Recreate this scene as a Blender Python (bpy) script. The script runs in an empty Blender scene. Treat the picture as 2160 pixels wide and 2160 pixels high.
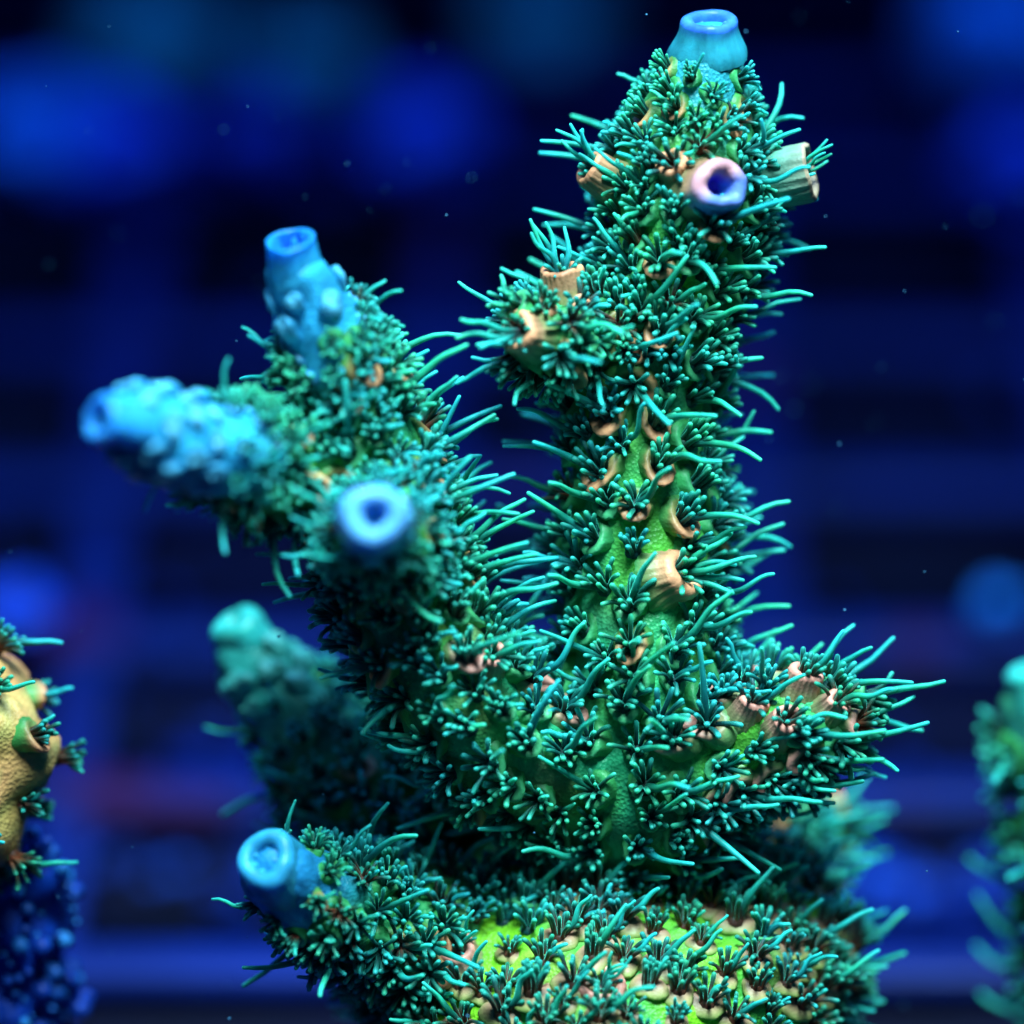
import bpy, math, random
import numpy as np
from mathutils import Vector, Matrix, noise
from mathutils.bvhtree import BVHTree

random.seed(7)
rng = np.random.default_rng(7)
S = 0.01                      # everything below is laid out in centimetres, stored in metres
scn = bpy.context.scene
col = scn.collection

# ------------------------------------------------------------------ camera
PITCH = math.radians(28)
D = 27.7                      # focus distance, cm
CAM = np.array([0.0, -23.94, 17.07])
FWD = np.array([0, math.cos(PITCH), -math.sin(PITCH)])
UP = np.array([0, math.sin(PITCH), math.cos(PITCH)])
RIGHT = np.array([1.0, 0, 0])
FPX = 12000.0                 # focal length in photo pixels (2160 wide)
PX = D / FPX                  # one photo pixel at the focus distance, cm
cam_d = bpy.data.cameras.new('camera')
cam_d.lens = 200
cam_d.sensor_width = 36
cam_d.clip_start = 0.01
cam_d.clip_end = 20
cam_d.dof.use_dof = True
cam_d.dof.focus_distance = (D + 0.0) * S
cam_d.dof.aperture_fstop = 12
cam = bpy.data.objects.new('camera', cam_d)
col.objects.link(cam)
cam.location = Vector(CAM * S)
cam.rotation_euler = (math.pi / 2 - PITCH, 0, 0)
scn.camera = cam

# ------------------------------------------------------------------ water light
world = bpy.data.worlds.new('World')
scn.world = world
world.use_nodes = True
bgn = world.node_tree.nodes['Background']
bgn.inputs[0].default_value = (0.006, 0.11, 0.40, 1)
bgn.inputs[1].default_value = 0.20

def area(name, loc, target, size, power, color):
    l = bpy.data.lights.new(name, 'AREA')
    l.shape = 'RECTANGLE'
    l.size, l.size_y = size[0] * S, size[1] * S
    l.energy = power
    l.color = color
    o = bpy.data.objects.new(name, l)
    col.objects.link(o)
    o.location = Vector(loc) * S
    o.rotation_euler = (Vector(target) - Vector(loc)).to_track_quat('-Z', 'Y').to_euler()
    return o

area('aquarium_lamp', (1.6, -1.5, 22), (0.2, -0.6, 3), (9, 7), 0.145, (0.56, 0.90, 1.0)).data.spread = math.radians(50)
area('actinic_lamp', (0, 17, 24), (0, 15, 0), (44, 8), 0.72, (0.08, 0.30, 1.0)).data.spread = math.radians(110)

scn.view_settings.view_transform = 'Standard'
scn.view_settings.look = 'None'
scn.view_settings.exposure = 0
scn.view_settings.gamma = 1
scn.cycles.max_bounces = 5
scn.cycles.diffuse_bounces = 3
scn.cycles.transmission_bounces = 3
scn.cycles.use_denoising = True

# ------------------------------------------------------------------ helpers
def P(px, py, dz=0.0):
    z = D + dz
    return CAM + z * (FWD + RIGHT * ((px - 1080) / FPX) + UP * ((1080 - py) / FPX))

def on_floor(px, py, h=0.0):
    d = FWD + RIGHT * ((px - 1080) / FPX) + UP * ((1080 - py) / FPX)
    return CAM + d * ((h - CAM[2]) / d[2])

def view_dir(sx, sy, toward):
    """direction from screen right / screen up / toward the camera"""
    v = RIGHT * sx + UP * sy - FWD * toward
    return v / np.linalg.norm(v)

def unit(v):
    v = np.asarray(v, float)
    return v / (np.linalg.norm(v) + 1e-12)

def mesh(name, V, F, C=None, mat=None):
    """V (n,3) cm; F list of (m,k) index arrays; C (n,3) linear colours"""
    me = bpy.data.meshes.new(name)
    V = np.asarray(V, float) * S
    FL = [np.asarray(f, np.int32) for f in (F if isinstance(F, list) else [F]) if len(f)]
    me.vertices.add(len(V))
    me.vertices.foreach_set('co', V.ravel().astype(np.float32))
    nl = sum(f.size for f in FL)
    npoly = sum(len(f) for f in FL)
    me.loops.add(nl)
    me.loops.foreach_set('vertex_index', np.concatenate([f.ravel() for f in FL]))
    me.polygons.add(npoly)
    tot = np.concatenate([np.full(len(f), f.shape[1]) for f in FL])
    start = np.concatenate([[0], np.cumsum(tot)[:-1]])
    me.polygons.foreach_set('loop_start', start.astype(np.int32))
    me.polygons.foreach_set('use_smooth', np.ones(npoly, bool))
    me.update(calc_edges=True)
    me.validate()
    if C is not None:
        a = me.color_attributes.new('Col', 'FLOAT_COLOR', 'POINT')
        cc = np.ones((len(V), 4), np.float32)
        cc[:, :3] = C
        a.data.foreach_set('color', cc.ravel())
    if mat:
        me.materials.append(mat)
    return me

def obj(name, me, parent=None, M=None):
    o = bpy.data.objects.new(name, me)
    col.objects.link(o)
    if parent:
        o.parent = parent
    if M is not None:
        o.matrix_local = M
    return o

def thing(name, label, cat, loc=(0, 0, 0), group=None):
    o = bpy.data.objects.new(name, None)
    col.objects.link(o)
    o.location = Vector(loc) * S
    o.empty_display_size = 0.005
    o['label'] = label
    o['category'] = cat
    if group:
        o['group'] = group
    return o

def tag(o, label=None, cat=None, group=None, kind=None):
    for k, v in (('label', label), ('category', cat), ('group', group), ('kind', kind)):
        if v:
            o[k] = v
    return o

def loft(rings, close_start=False, close_end=False):
    """rings (m, n, 3) -> verts and quads (+ pole fans)"""
    rings = np.asarray(rings, float)
    m, n, _ = rings.shape
    V = rings.reshape(-1, 3)
    i = np.arange(m - 1)[:, None] * n
    j = np.arange(n)[None, :]
    jn = (j + 1) % n
    Q = np.stack([i + j, i + jn, i + n + jn, i + n + j], -1).reshape(-1, 4)
    F = [Q]
    extra = []
    if close_start:
        k = len(V) + len(extra)
        extra.append(rings[0].mean(0))
        F.append(np.array([[(a + 1) % n, a, k] for a in range(n)]))
    if close_end:
        k = len(V) + len(extra)
        extra.append(rings[-1].mean(0))
        b = (m - 1) * n
        F.append(np.array([[b + a, b + (a + 1) % n, k] for a in range(n)]))
    if extra:
        V = np.vstack([V, extra])
    return V, F

def join(parts):
    """parts: list of (V, F list, C)"""
    Vs, Cs, Qs, Ts, o = [], [], [], [], 0
    for V, F, C in parts:
        Vs.append(V)
        Cs.append(C)
        for f in F:
            (Qs if f.shape[1] == 4 else Ts).append(np.asarray(f) + o)
        o += len(V)
    F = []
    if Qs: F.append(np.vstack(Qs))
    if Ts: F.append(np.vstack(Ts))
    return np.vstack(Vs), F, np.vstack(Cs)

def frames(pts):
    """parallel-transport frames along a polyline"""
    pts = np.asarray(pts, float)
    T = np.gradient(pts, axis=0)
    T /= np.linalg.norm(T, axis=1)[:, None] + 1e-12
    a = np.array([0, 0, 1.0]) if abs(T[0][2]) < 0.9 else np.array([1.0, 0, 0])
    N = [unit(a - T[0] * a.dot(T[0]))]
    for k in range(1, len(pts)):
        v = N[-1] - T[k] * N[-1].dot(T[k])
        N.append(unit(v))
    N = np.array(N)
    return T, N, np.cross(T, N)

def resample(pts, rad, step):
    pts = np.asarray(pts, float)
    rad = np.asarray(rad, float)
    out, ro = [], []
    n = len(pts)
    for i in range(n - 1):
        p0, p1, p2, p3 = pts[max(i - 1, 0)], pts[i], pts[i + 1], pts[min(i + 2, n - 1)]
        r0, r1, r2, r3 = rad[max(i - 1, 0)], rad[i], rad[i + 1], rad[min(i + 2, n - 1)]
        k = max(2, int(np.linalg.norm(p2 - p1) / step))
        for t in np.arange(k) / k:
            f = lambda a, b, c, d: 0.5 * (2*b + (c-a)*t + (2*a-5*b+4*c-d)*t*t + (3*b-a-3*c+d)*t**3)
            out.append(f(p0, p1, p2, p3))
            ro.append(f(r0, r1, r2, r3))
    out.append(pts[-1])
    ro.append(rad[-1])
    return np.array(out), np.array(ro)

def frame_matrix(p, X, Z, s=1.0, root=np.zeros(3)):
    Z = unit(Z)
    X = np.asarray(X, float)
    X = X - Z * X.dot(Z)
    if np.linalg.norm(X) < 1e-4:
        X = np.array([1, 0.3, 0.2]) - Z * np.array([1, 0.3, 0.2]).dot(Z)
    X = unit(X)
    Y = np.cross(Z, X)
    M = np.eye(4)
    M[:3, 0], M[:3, 1], M[:3, 2] = X * s, Y * s, Z * s
    M[:3, 3] = (np.asarray(p) - root)
    return M

def to_blender(M):
    B = M.copy()
    B[:3, 3] *= S
    return Matrix(B.tolist())

def lerp(a, b, t):
    a = np.asarray(a, float); b = np.asarray(b, float)
    return a + (b - a) * np.asarray(t)[..., None]

# ------------------------------------------------------------------ materials
def new_mat(name):
    m = bpy.data.materials.new(name)
    m.use_nodes = True
    nt = m.node_tree
    b = nt.nodes['Principled BSDF']
    return m, nt, b

def nd(nt, t, **kw):
    n = nt.nodes.new(t)
    for k, v in kw.items():
        setattr(n, k, v)
    return n

def skin_material(name, bump=0.35, scale=1.0, gloss=0.42):
    m, nt, b = new_mat(name)
    at = nd(nt, 'ShaderNodeAttribute', attribute_name='Col')
    tc = nd(nt, 'ShaderNodeTexCoord')
    n1 = nd(nt, 'ShaderNodeTexNoise'); n1.inputs['Scale'].default_value = 520 * scale; n1.inputs['Detail'].default_value = 5
    vo = nd(nt, 'ShaderNodeTexVoronoi'); vo.inputs['Scale'].default_value = 5200 * scale
    wv = nd(nt, 'ShaderNodeTexNoise'); wv.inputs['Scale'].default_value = 2600 * scale; wv.inputs['Detail'].default_value = 3
    mp = nd(nt, 'ShaderNodeMapping'); mp.inputs['Scale'].default_value = (1.0, 1.0, 0.22)
    nt.links.new(tc.outputs['Object'], n1.inputs['Vector'])
    nt.links.new(tc.outputs['Object'], vo.inputs['Vector'])
    nt.links.new(tc.outputs['Object'], mp.inputs['Vector'])
    nt.links.new(mp.outputs[0], wv.inputs['Vector'])
    # colour: attribute, mottled by noise
    ramp = nd(nt, 'ShaderNodeMapRange')
    ramp.inputs['From Min'].default_value = 0.3; ramp.inputs['From Max'].default_value = 0.7
    ramp.inputs['To Min'].default_value = 0.55; ramp.inputs['To Max'].default_value = 1.3
    nt.links.new(n1.outputs['Fac'], ramp.inputs['Value'])
    mul = nd(nt, 'ShaderNodeVectorMath', operation='SCALE')
    nt.links.new(at.outputs['Color'], mul.inputs[0])
    nt.links.new(ramp.outputs[0], mul.inputs['Scale'])
    nt.links.new(mul.outputs[0], b.inputs['Base Color'])
    add = nd(nt, 'ShaderNodeMath', operation='ADD')
    nt.links.new(vo.outputs['Distance'], add.inputs[0])
    nt.links.new(wv.outputs['Fac'], add.inputs[1])
    bp = nd(nt, 'ShaderNodeBump'); bp.inputs['Strength'].default_value = bump; bp.inputs['Distance'].default_value = 0.00016
    nt.links.new(add.outputs[0], bp.inputs['Height'])
    nt.links.new(bp.outputs[0], b.inputs['Normal'])
    b.inputs['Roughness'].default_value = gloss
    b.inputs['Specular IOR Level'].default_value = 0.25
    return m

def tentacle_material(name):
    m, nt, b = new_mat(name)
    at = nd(nt, 'ShaderNodeAttribute', attribute_name='Col')
    tc = nd(nt, 'ShaderNodeTexCoord')
    n1 = nd(nt, 'ShaderNodeTexNoise'); n1.inputs['Scale'].default_value = 1800; n1.inputs['Detail'].default_value = 3
    nt.links.new(tc.outputs['Object'], n1.inputs['Vector'])
    ramp = nd(nt, 'ShaderNodeMapRange')
    ramp.inputs['From Min'].default_value = 0.3; ramp.inputs['From Max'].default_value = 0.7
    ramp.inputs['To Min'].default_value = 0.75; ramp.inputs['To Max'].default_value = 1.15
    nt.links.new(n1.outputs['Fac'], ramp.inputs['Value'])
    mul = nd(nt, 'ShaderNodeVectorMath', operation='SCALE')
    nt.links.new(at.outputs['Color'], mul.inputs[0])
    nt.links.new(ramp.outputs[0], mul.inputs['Scale'])
    geo = nd(nt, 'ShaderNodeNewGeometry')
    n2 = nd(nt, 'ShaderNodeTexNoise'); n2.inputs['Scale'].default_value = 260; n2.inputs['Detail'].default_value = 2
    nt.links.new(geo.outputs['Position'], n2.inputs['Vector'])
    r2 = nd(nt, 'ShaderNodeMapRange'); r2.inputs['From Min'].default_value = 0.36; r2.inputs['From Max'].default_value = 0.64
    nt.links.new(n2.outputs['Fac'], r2.inputs['Value'])
    tint = nd(nt, 'ShaderNodeMix', data_type='RGBA')
    tint.inputs['A'].default_value = (1.35, 1.06, 0.76, 1); tint.inputs['B'].default_value = (0.8, 0.90, 1.16, 1)
    nt.links.new(r2.outputs[0], tint.inputs['Factor'])
    tm = nd(nt, 'ShaderNodeVectorMath', operation='MULTIPLY')
    nt.links.new(mul.outputs[0], tm.inputs[0]); nt.links.new(tint.outputs['Result'], tm.inputs[1])
    mul = tm
    nt.links.new(mul.outputs[0], b.inputs['Base Color'])
    b.inputs['Roughness'].default_value = 0.45
    b.inputs['Specular IOR Level'].default_value = 0.22
    b.inputs['Subsurface Weight'].default_value = 0.7
    b.inputs['Subsurface Radius'].default_value = (0.25, 1.0, 0.8)
    b.inputs['Subsurface Scale'].default_value = 0.00035
    b.inputs['Sheen Weight'].default_value = 1.0
    b.inputs['Sheen Roughness'].default_value = 0.28
    b.inputs['Sheen Tint'].default_value = (0.12, 1.0, 0.72, 1)
    tr = nd(nt, 'ShaderNodeBsdfTranslucent')
    nt.links.new(mul.outputs[0], tr.inputs['Color'])
    mx = nd(nt, 'ShaderNodeMixShader'); mx.inputs[0].default_value = 0.14
    out = nt.nodes['Material Output']
    nt.links.new(b.outputs[0], mx.inputs[1])
    nt.links.new(tr.outputs[0], mx.inputs[2])
    nt.links.new(mx.outputs[0], out.inputs['Surface'])
    return m

def plain_material(name, c1, c2, scale, rough=0.6, spot=None, spot_scale=60, spot_lo=0.58, spot_hi=0.72):
    m, nt, b = new_mat(name)
    tc = nd(nt, 'ShaderNodeTexCoord')
    geo = nd(nt, 'ShaderNodeNewGeometry')
    n1 = nd(nt, 'ShaderNodeTexNoise'); n1.inputs['Scale'].default_value = scale; n1.inputs['Detail'].default_value = 4
    nt.links.new(geo.outputs['Position'], n1.inputs['Vector'])
    mr = nd(nt, 'ShaderNodeMapRange'); mr.inputs['From Min'].default_value = 0.35; mr.inputs['From Max'].default_value = 0.65
    nt.links.new(n1.outputs['Fac'], mr.inputs['Value'])
    mx = nd(nt, 'ShaderNodeMix', data_type='RGBA')
    mx.inputs['A'].default_value = (*c1, 1); mx.inputs['B'].default_value = (*c2, 1)
    nt.links.new(mr.outputs[0], mx.inputs['Factor'])
    last = mx.outputs['Result']
    if spot:
        n2 = nd(nt, 'ShaderNodeTexNoise'); n2.inputs['Scale'].default_value = spot_scale; n2.inputs['Detail'].default_value = 2
        nt.links.new(geo.outputs['Position'], n2.inputs['Vector'])
        m2 = nd(nt, 'ShaderNodeMapRange'); m2.inputs['From Min'].default_value = spot_lo; m2.inputs['From Max'].default_value = spot_hi
        nt.links.new(n2.outputs['Fac'], m2.inputs['Value'])
        mx2 = nd(nt, 'ShaderNodeMix', data_type='RGBA')
        nt.links.new(m2.outputs[0], mx2.inputs['Factor'])
        nt.links.new(last, mx2.inputs['A'])
        mx2.inputs['B'].default_value = (*spot, 1)
        last = mx2.outputs['Result']
    nt.links.new(last, b.inputs['Base Color'])
    b.inputs['Roughness'].default_value = rough
    b.inputs['Specular IOR Level'].default_value = 0.2
    return m

M_SKIN = skin_material('coral_skin', bump=0.42)
M_CUP = skin_material('coral_cup', bump=0.12, scale=1.3)
M_TIP = skin_material('coral_tip', bump=0.06, scale=1.4, gloss=0.35)
_b = M_TIP.node_tree.nodes['Principled BSDF']
_b.inputs['Subsurface Weight'].default_value = 0.65
_b.inputs['Subsurface Radius'].default_value = (0.4, 0.8, 1.0)
_b.inputs['Subsurface Scale'].default_value = 0.0012
M_TENT = tentacle_material('polyp_tentacle')
M_RACK = plain_material('rack_plastic', (0.0014, 0.010, 0.105), (0.002, 0.015, 0.17), 90, 0.5, (0.06, 0.002, 0.012), 55, 0.57, 0.70)  # white plastic; the blue of the actinic light is put into its colour
M_FLOOR = plain_material('tank_floor', (0.0006, 0.0012, 0.012), (0.001, 0.002, 0.028), 40, 0.8, (0.022, 0.001, 0.007), 22, 0.56, 0.70)
M_WALL = plain_material('tank_wall', (0.001, 0.010, 0.16), (0.002, 0.03, 0.34), 18, 0.7, (0.004, 0.09, 0.16), 14, 0.55, 0.72)

# ------------------------------------------------------------------ setting
floor_top = -1.2
def box(x0, x1, y0, y1, z0, z1, c=None, bev=0.03):
    V, F = [], []
    xs = (x0, x1); ys = (y0, y1)
    rings = []
    for z, e in ((z0, 0), (z1 - bev, 0), (z1, bev)):
        rings.append([(x0+e, y0+e, z), (x1-e, y0+e, z), (x1-e, y1-e, z), (x0+e, y1-e, z)])
    return loft(np.array(rings), True, True)

n = 60
gx, gy = np.meshgrid(np.linspace(-45, 45, n), np.linspace(-40, 40, n))
gz = floor_top + np.array([[0.12 * noise.noise(Vector((x*.4, y*.4, 0))) for x, y in zip(a, b)] for a, b in zip(gx, gy)])
V = np.stack([gx, gy, gz], -1).reshape(-1, 3)
i, j = np.meshgrid(np.arange(n-1), np.arange(n-1), indexing='ij')
Q = np.stack([i*n+j, i*n+j+1, (i+1)*n+j+1, (i+1)*n+j], -1).reshape(-1, 4)
tag(obj('tank_floor', mesh('tank_floor', V, Q, None, M_FLOOR)), 'dark blue floor of the aquarium under the rack', None, None, 'structure')
wall_y = on_floor(1080, 60)[1]
V, F = box(-45, 45, wall_y, wall_y + 1.0, floor_top, 22)
tag(obj('tank_wall', mesh('tank_wall', V, F, None, M_WALL)), 'deep blue blurred back wall of the aquarium', None, None, 'structure')

# plastic grid rack the frags stand on
rack = thing('egg_crate_rack', 'blurred plastic grid rack with blue light in its colour, spreading behind the green coral', 'rack', (0, 6, 0))
ROWS = [2020, 1660, 1340, 1012, 712, 372, 190]
yrows = [on_floor(1080, r)[1] for r in ROWS]
pitch = 2.08
ylist = [yrows[0] - pitch * k for k in (3, 2, 1)] + yrows
rt = np.array([0, 6, 0])
for y in ylist:
    V, F = box(-14.5, 14.5, y - 0.19, y + 0.19, -0.25, 0.0)
    obj('cross_bar', mesh('cross_bar', V - rt, F, None, M_RACK), rack)
xs = [-2.62 + 2.11 * k for k in range(-5, 8)]
ys_sorted = sorted(ylist)
for x in xs:
    V, F = box(x - 0.17, x + 0.17, ys_sorted[0] - 0.4, ys_sorted[-1] + 0.4, -0.252, -0.05)
    obj('long_bar', mesh('long_bar', V - rt, F, None, M_RACK), rack)

# ------------------------------------------------------------------ coral skeleton
class Branch:
    pass

def chain(name, spec, tip=None, bare=0.0, spacing=0.17, scale=1.0):
    """spec: list of (px, py, dz, radius px)"""
    b = Branch()
    b.name, b.tip, b.bare, b.spacing, b.scale = name, tip, bare, spacing, scale
    pts = [P(x, y, z) for x, y, z, r in spec]
    rad = [r * PX * (D + z) / D for x, y, z, r in spec]
    b.pts, b.rad = resample(pts, rad, 0.035)
    seg = np.linalg.norm(np.diff(b.pts, axis=0), axis=1)
    b.s = np.concatenate([[0], np.cumsum(seg)])
    b.len = b.s[-1]
    b.T, b.N, b.B = frames(b.pts)
    return b

def sdf_chain(b, p):
    d = np.full(len(p), 1e9)
    for k in range(0, len(b.pts), 2):
        d = np.minimum(d, np.linalg.norm(p - b.pts[k], axis=1) - b.rad[k])
    return d

BASE_C = P(1285, 2040, 0.90)
BASE_R = np.array([1.13, 1.10, 0.62])
BASE_N = 2.7
def sdf_base(p):
    q = (p - BASE_C) / np.where((p - BASE_C)[:, 2:3] < 0, np.array([1.13, 1.10, BASE_C[2] + .2]), BASE_R)
    rho = np.hypot(q[:, 0], q[:, 1])
    g = (rho ** BASE_N + np.abs(q[:, 2]) ** BASE_N) ** (1 / BASE_N)
    return (g - 1) * 0.55

SK = {
 'column': chain('branch', [(1285,1880,1.25,150),(1310,1750,.80,165),(1352,1610,.45,160),(1364,1450,.40,158),(1354,1250,.38,153),(1347,1080,.38,149),(1352,900,.36,136),
        (1372,780,.35,124),(1408,660,.33,130),(1432,540,.30,146),(1446,430,.26,154),(1456,335,.22,134),(1468,250,.18,108),(1482,170,.14,84),(1493,115,.12,66)], 'teal', .08, .160),
 'left': chain('branch', [(1290,1700,.68,150),(1200,1640,.46,150),(1090,1570,.30,145),(978,1465,.18,138),(880,1315,.08,130),(820,1130,0,112),(788,985,-.06,102),
        (750,860,-.14,92),(708,755,-.26,86),(664,675,-.38,80),(640,625,-.45,70),(624,590,-.5,60)], 'blue', .24, .145),
 'side': chain('branch', [(775,1025,0,96),(665,1003,-.22,88),(550,985,-.48,92),(450,955,-.75,96),(370,925,-.98,90),(310,902,-1.12,76),(270,893,-1.25,62)], 'blue', .55, .140),
 'front': chain('branch', [(820,1150,0,110),(805,1125,-.45,92),(793,1108,-.85,78),(785,1098,-1.1,66)], 'pale', .22, .140),
 'rear': chain('branch', [(940,1800,.9,140),(830,1730,1.0,128),(720,1620,1.08,116),(630,1510,1.12,102),(570,1430,1.12,86),(535,1380,1.12,72)], 'green', .26, .150),
 'low': chain('branch', [(900,2000,.55,130),(790,1945,.30,112),(700,1905,.08,102),(630,1868,-.1,90),(588,1842,-.25,76)], 'sky', .10, .130),
 'right': chain('branch', [(1370,1680,.5,150),(1470,1615,.40,136),(1560,1575,.30,122),(1640,1545,.24,114),(1705,1525,.2,96),(1750,1512,.18,70)], None, 0, .155),
 'behind': chain('branch', [(1400,1960,1.3,160),(1480,1860,1.35,140),(1570,1800,1.45,120),(1650,1775,1.5,104),(1700,1765,1.55,76)], None, 0, .155),
 'knob': chain('branch', [(1345,745,.32,100),(1270,715,.18,84),(1195,705,.02,78),(1140,705,-.1,70),(1115,706,-.16,56)], None, 0, .120),
}
ORDER = list(SK)

def skin_colour(key, frac_tip, p, nrm):
    """real pigment of the skin at surface points"""
    n = len(p)
    green = np.array([0.024, 0.36, 0.15]); lime = np.array([0.14, 0.60, 0.03]); deep = np.array([0.010, 0.17, 0.11])
    f = np.array([noise.noise(Vector(x * 2.2)) for x in p])
    g = np.array([noise.noise(Vector(x * 5.0 + 7)) for x in p])
    C = lerp(green, lime, np.clip((0.42 if key == 'column' else 0.22) + 1.6 * f, 0, 1))
    C = C * (1 - 0.5 * np.clip(-g * 1.6, 0, 1))[:, None] + deep * (0.5 * np.clip(-g * 1.6, 0, 1))[:, None]
    peach = np.array([0.45, 0.27, 0.13])
    amt = {'right': 0.75, 'column': 0.10, 'left': 0.32}.get(key, 0.15)
    w = np.clip((np.array([noise.noise(Vector(x * 3.1 + 31)) for x in p]) - 0.12) * 3.0, 0, 1) * amt
    C = C * (1 - w[:, None]) + peach * w[:, None]
    return C

TIPC = {'blue': (0.03, 0.38, 0.66), 'pale': (0.05, 0.38, 0.66), 'teal': (0.03, 0.34, 0.42), 'green': (0.035, 0.42, 0.36), 'sky': (0.02, 0.27, 0.56)}

def build_skin(key):
    b = SK[key]
    nth = 56 if b.rad.max() > 0.25 else 40
    th = np.linspace(0, 2 * np.pi, nth, endpoint=False)
    pts, rad = b.pts, b.rad.copy()
    R0 = pts[:, None, :] + rad[:, None, None] * (np.cos(th)[None, :, None] * b.N[:, None, :] + np.sin(th)[None, :, None] * b.B[:, None, :])
    rings = [R0]
    cap = np.linspace(0, np.pi / 2, 9)[1:-1]
    T, r = b.T[-1], rad[-1]
    caps = np.array([pts[-1] + T * r * math.sin(a) + r * math.cos(a) * (np.cos(th)[:, None] * b.N[-1] + np.sin(th)[:, None] * b.B[-1]) for a in cap])
    R = np.concatenate([R0, caps], 0)
    sarr = np.concatenate([b.s, np.full(len(cap), b.len)])
    V, F = loft(R, False, True)
    V[-1] = pts[-1] + T * r
    m = len(R)
    ctr = np.concatenate([np.repeat(pts, nth, 0), np.repeat(pts[-1:], len(cap) * nth, 0), pts[-1:]])
    N = V - ctr
    N /= np.linalg.norm(N, axis=1)[:, None] + 1e-12
    own_s = np.concatenate([np.repeat(sarr, nth), [b.len]])
    tang = np.concatenate([np.repeat(b.T, nth, 0), np.repeat(b.T[-1:], len(cap) * nth + 1, 0)])
    # lumps
    d = np.array([0.055 * noise.noise(Vector(x * 2.6)) + 0.028 * noise.noise(Vector(x * 6.5 + 3)) + 0.010 * noise.noise(Vector(x * 15)) for x in V])
    V = V + N * d[:, None]
    # fillet against the other branches
    def others(p):
        o = sdf_base(p)
        for k2 in ORDER:
            if k2 != key:
                o = np.minimum(o, sdf_chain(SK[k2], p))
        return o
    s = np.zeros(len(V)); k = 0.22
    for _ in range(4):
        do = others(V + N * s[:, None])
        h = np.clip(k - np.abs(s - do), 0, None) / k
        f = np.minimum(s, do) - h * h * k / 4
        s = np.clip(s - 0.8 * f, 0, 0.13)
    do0 = others(V)
    s = s * np.clip((do0 + 0.12) / 0.12, 0, 1)
    V = V + N * s[:, None]
    C = skin_colour(key, None, V, N)
    if b.tip:
        w = np.clip(1 - ((b.len - own_s) - b.bare) / 0.5, 0, 1)
        w = w * w * (3 - 2 * w)
        C = C * (1 - w[:, None]) + np.array(TIPC[b.tip]) * w[:, None]
    b.V, b.F, b.C, b.VN, b.VS, b.VT = V, F, C, N, own_s, tang
    b.buried = others(V)

for key in ORDER:
    build_skin(key)

def build_base():
    b = Branch()
    b.name, b.tip, b.bare, b.spacing, b.scale, b.len = 'base', None, 0, .142, .80, 99
    nu, nv = 128, 84
    ph = np.linspace(-1.5, np.pi / 2 - 0.012, nv)
    th = np.linspace(0, 2 * np.pi, nu, endpoint=False)
    e = 2 / BASE_N
    rings = []
    for a in ph:
        c = math.cos(a) ** e
        z = math.copysign(abs(math.sin(a)) ** e, a)
        rz = BASE_R[2] if z > 0 else BASE_C[2] + 0.2
        rings.append(np.stack([BASE_C[0] + BASE_R[0] * c * np.cos(th), BASE_C[1] + BASE_R[1] * c * np.sin(th), np.full(nu, BASE_C[2] + rz * z)], -1))
    V, F = loft(np.array(rings), False, True)
    N = (V - BASE_C) / np.array([1.2, 1.2, .45]) ** 2
    N /= np.linalg.norm(N, axis=1)[:, None]
    d = np.array([0.10 * noise.noise(Vector(x * 1.5)) + 0.045 * noise.noise(Vector(x * 4.5 + 3)) + 0.012 * noise.noise(Vector(x * 13)) for x in V])
    V = V + N * d[:, None]
    green = np.array([0.06, 0.44, 0.07]); lime = np.array([0.22, 0.62, 0.02]); peach = np.array([0.55, 0.30, 0.17])
    f = np.array([noise.noise(Vector(x * 3.0)) for x in V])
    C = lerp(green, lime, np.clip(0.5 + 1.6 * f, 0, 1))
    w = np.clip((np.array([noise.noise(Vector(x * 2.4 + 13)) for x in V]) + 0.02) * 2.2, 0, 1) * 0.55
    C = C * (1 - w[:, None]) + peach * w[:, None]
    b.V, b.F, b.C, b.VN = V, F, C, N
    b.VS = np.zeros(len(V))
    b.VT = np.tile(unit([0.15, 0.25, 1.0]), (len(V), 1))
    o = np.full(len(V), 1e9)
    for k2 in ORDER:
        o = np.minimum(o, sdf_chain(SK[k2], V))
    b.buried = o
    SK['base'] = b
build_base()
ORDER = ['base'] + ORDER

# combined BVH of the skins, for seeing which polyps show
allV, allT, off = [], [], 0
for key in ORDER:
    b = SK[key]
    allV += [Vector(v) for v in b.V]
    for f in b.F:
        for q in f:
            allT.append([int(a) + off for a in q])
    off += len(b.V)
BVH = BVHTree.FromPolygons(allV, allT)

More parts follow.
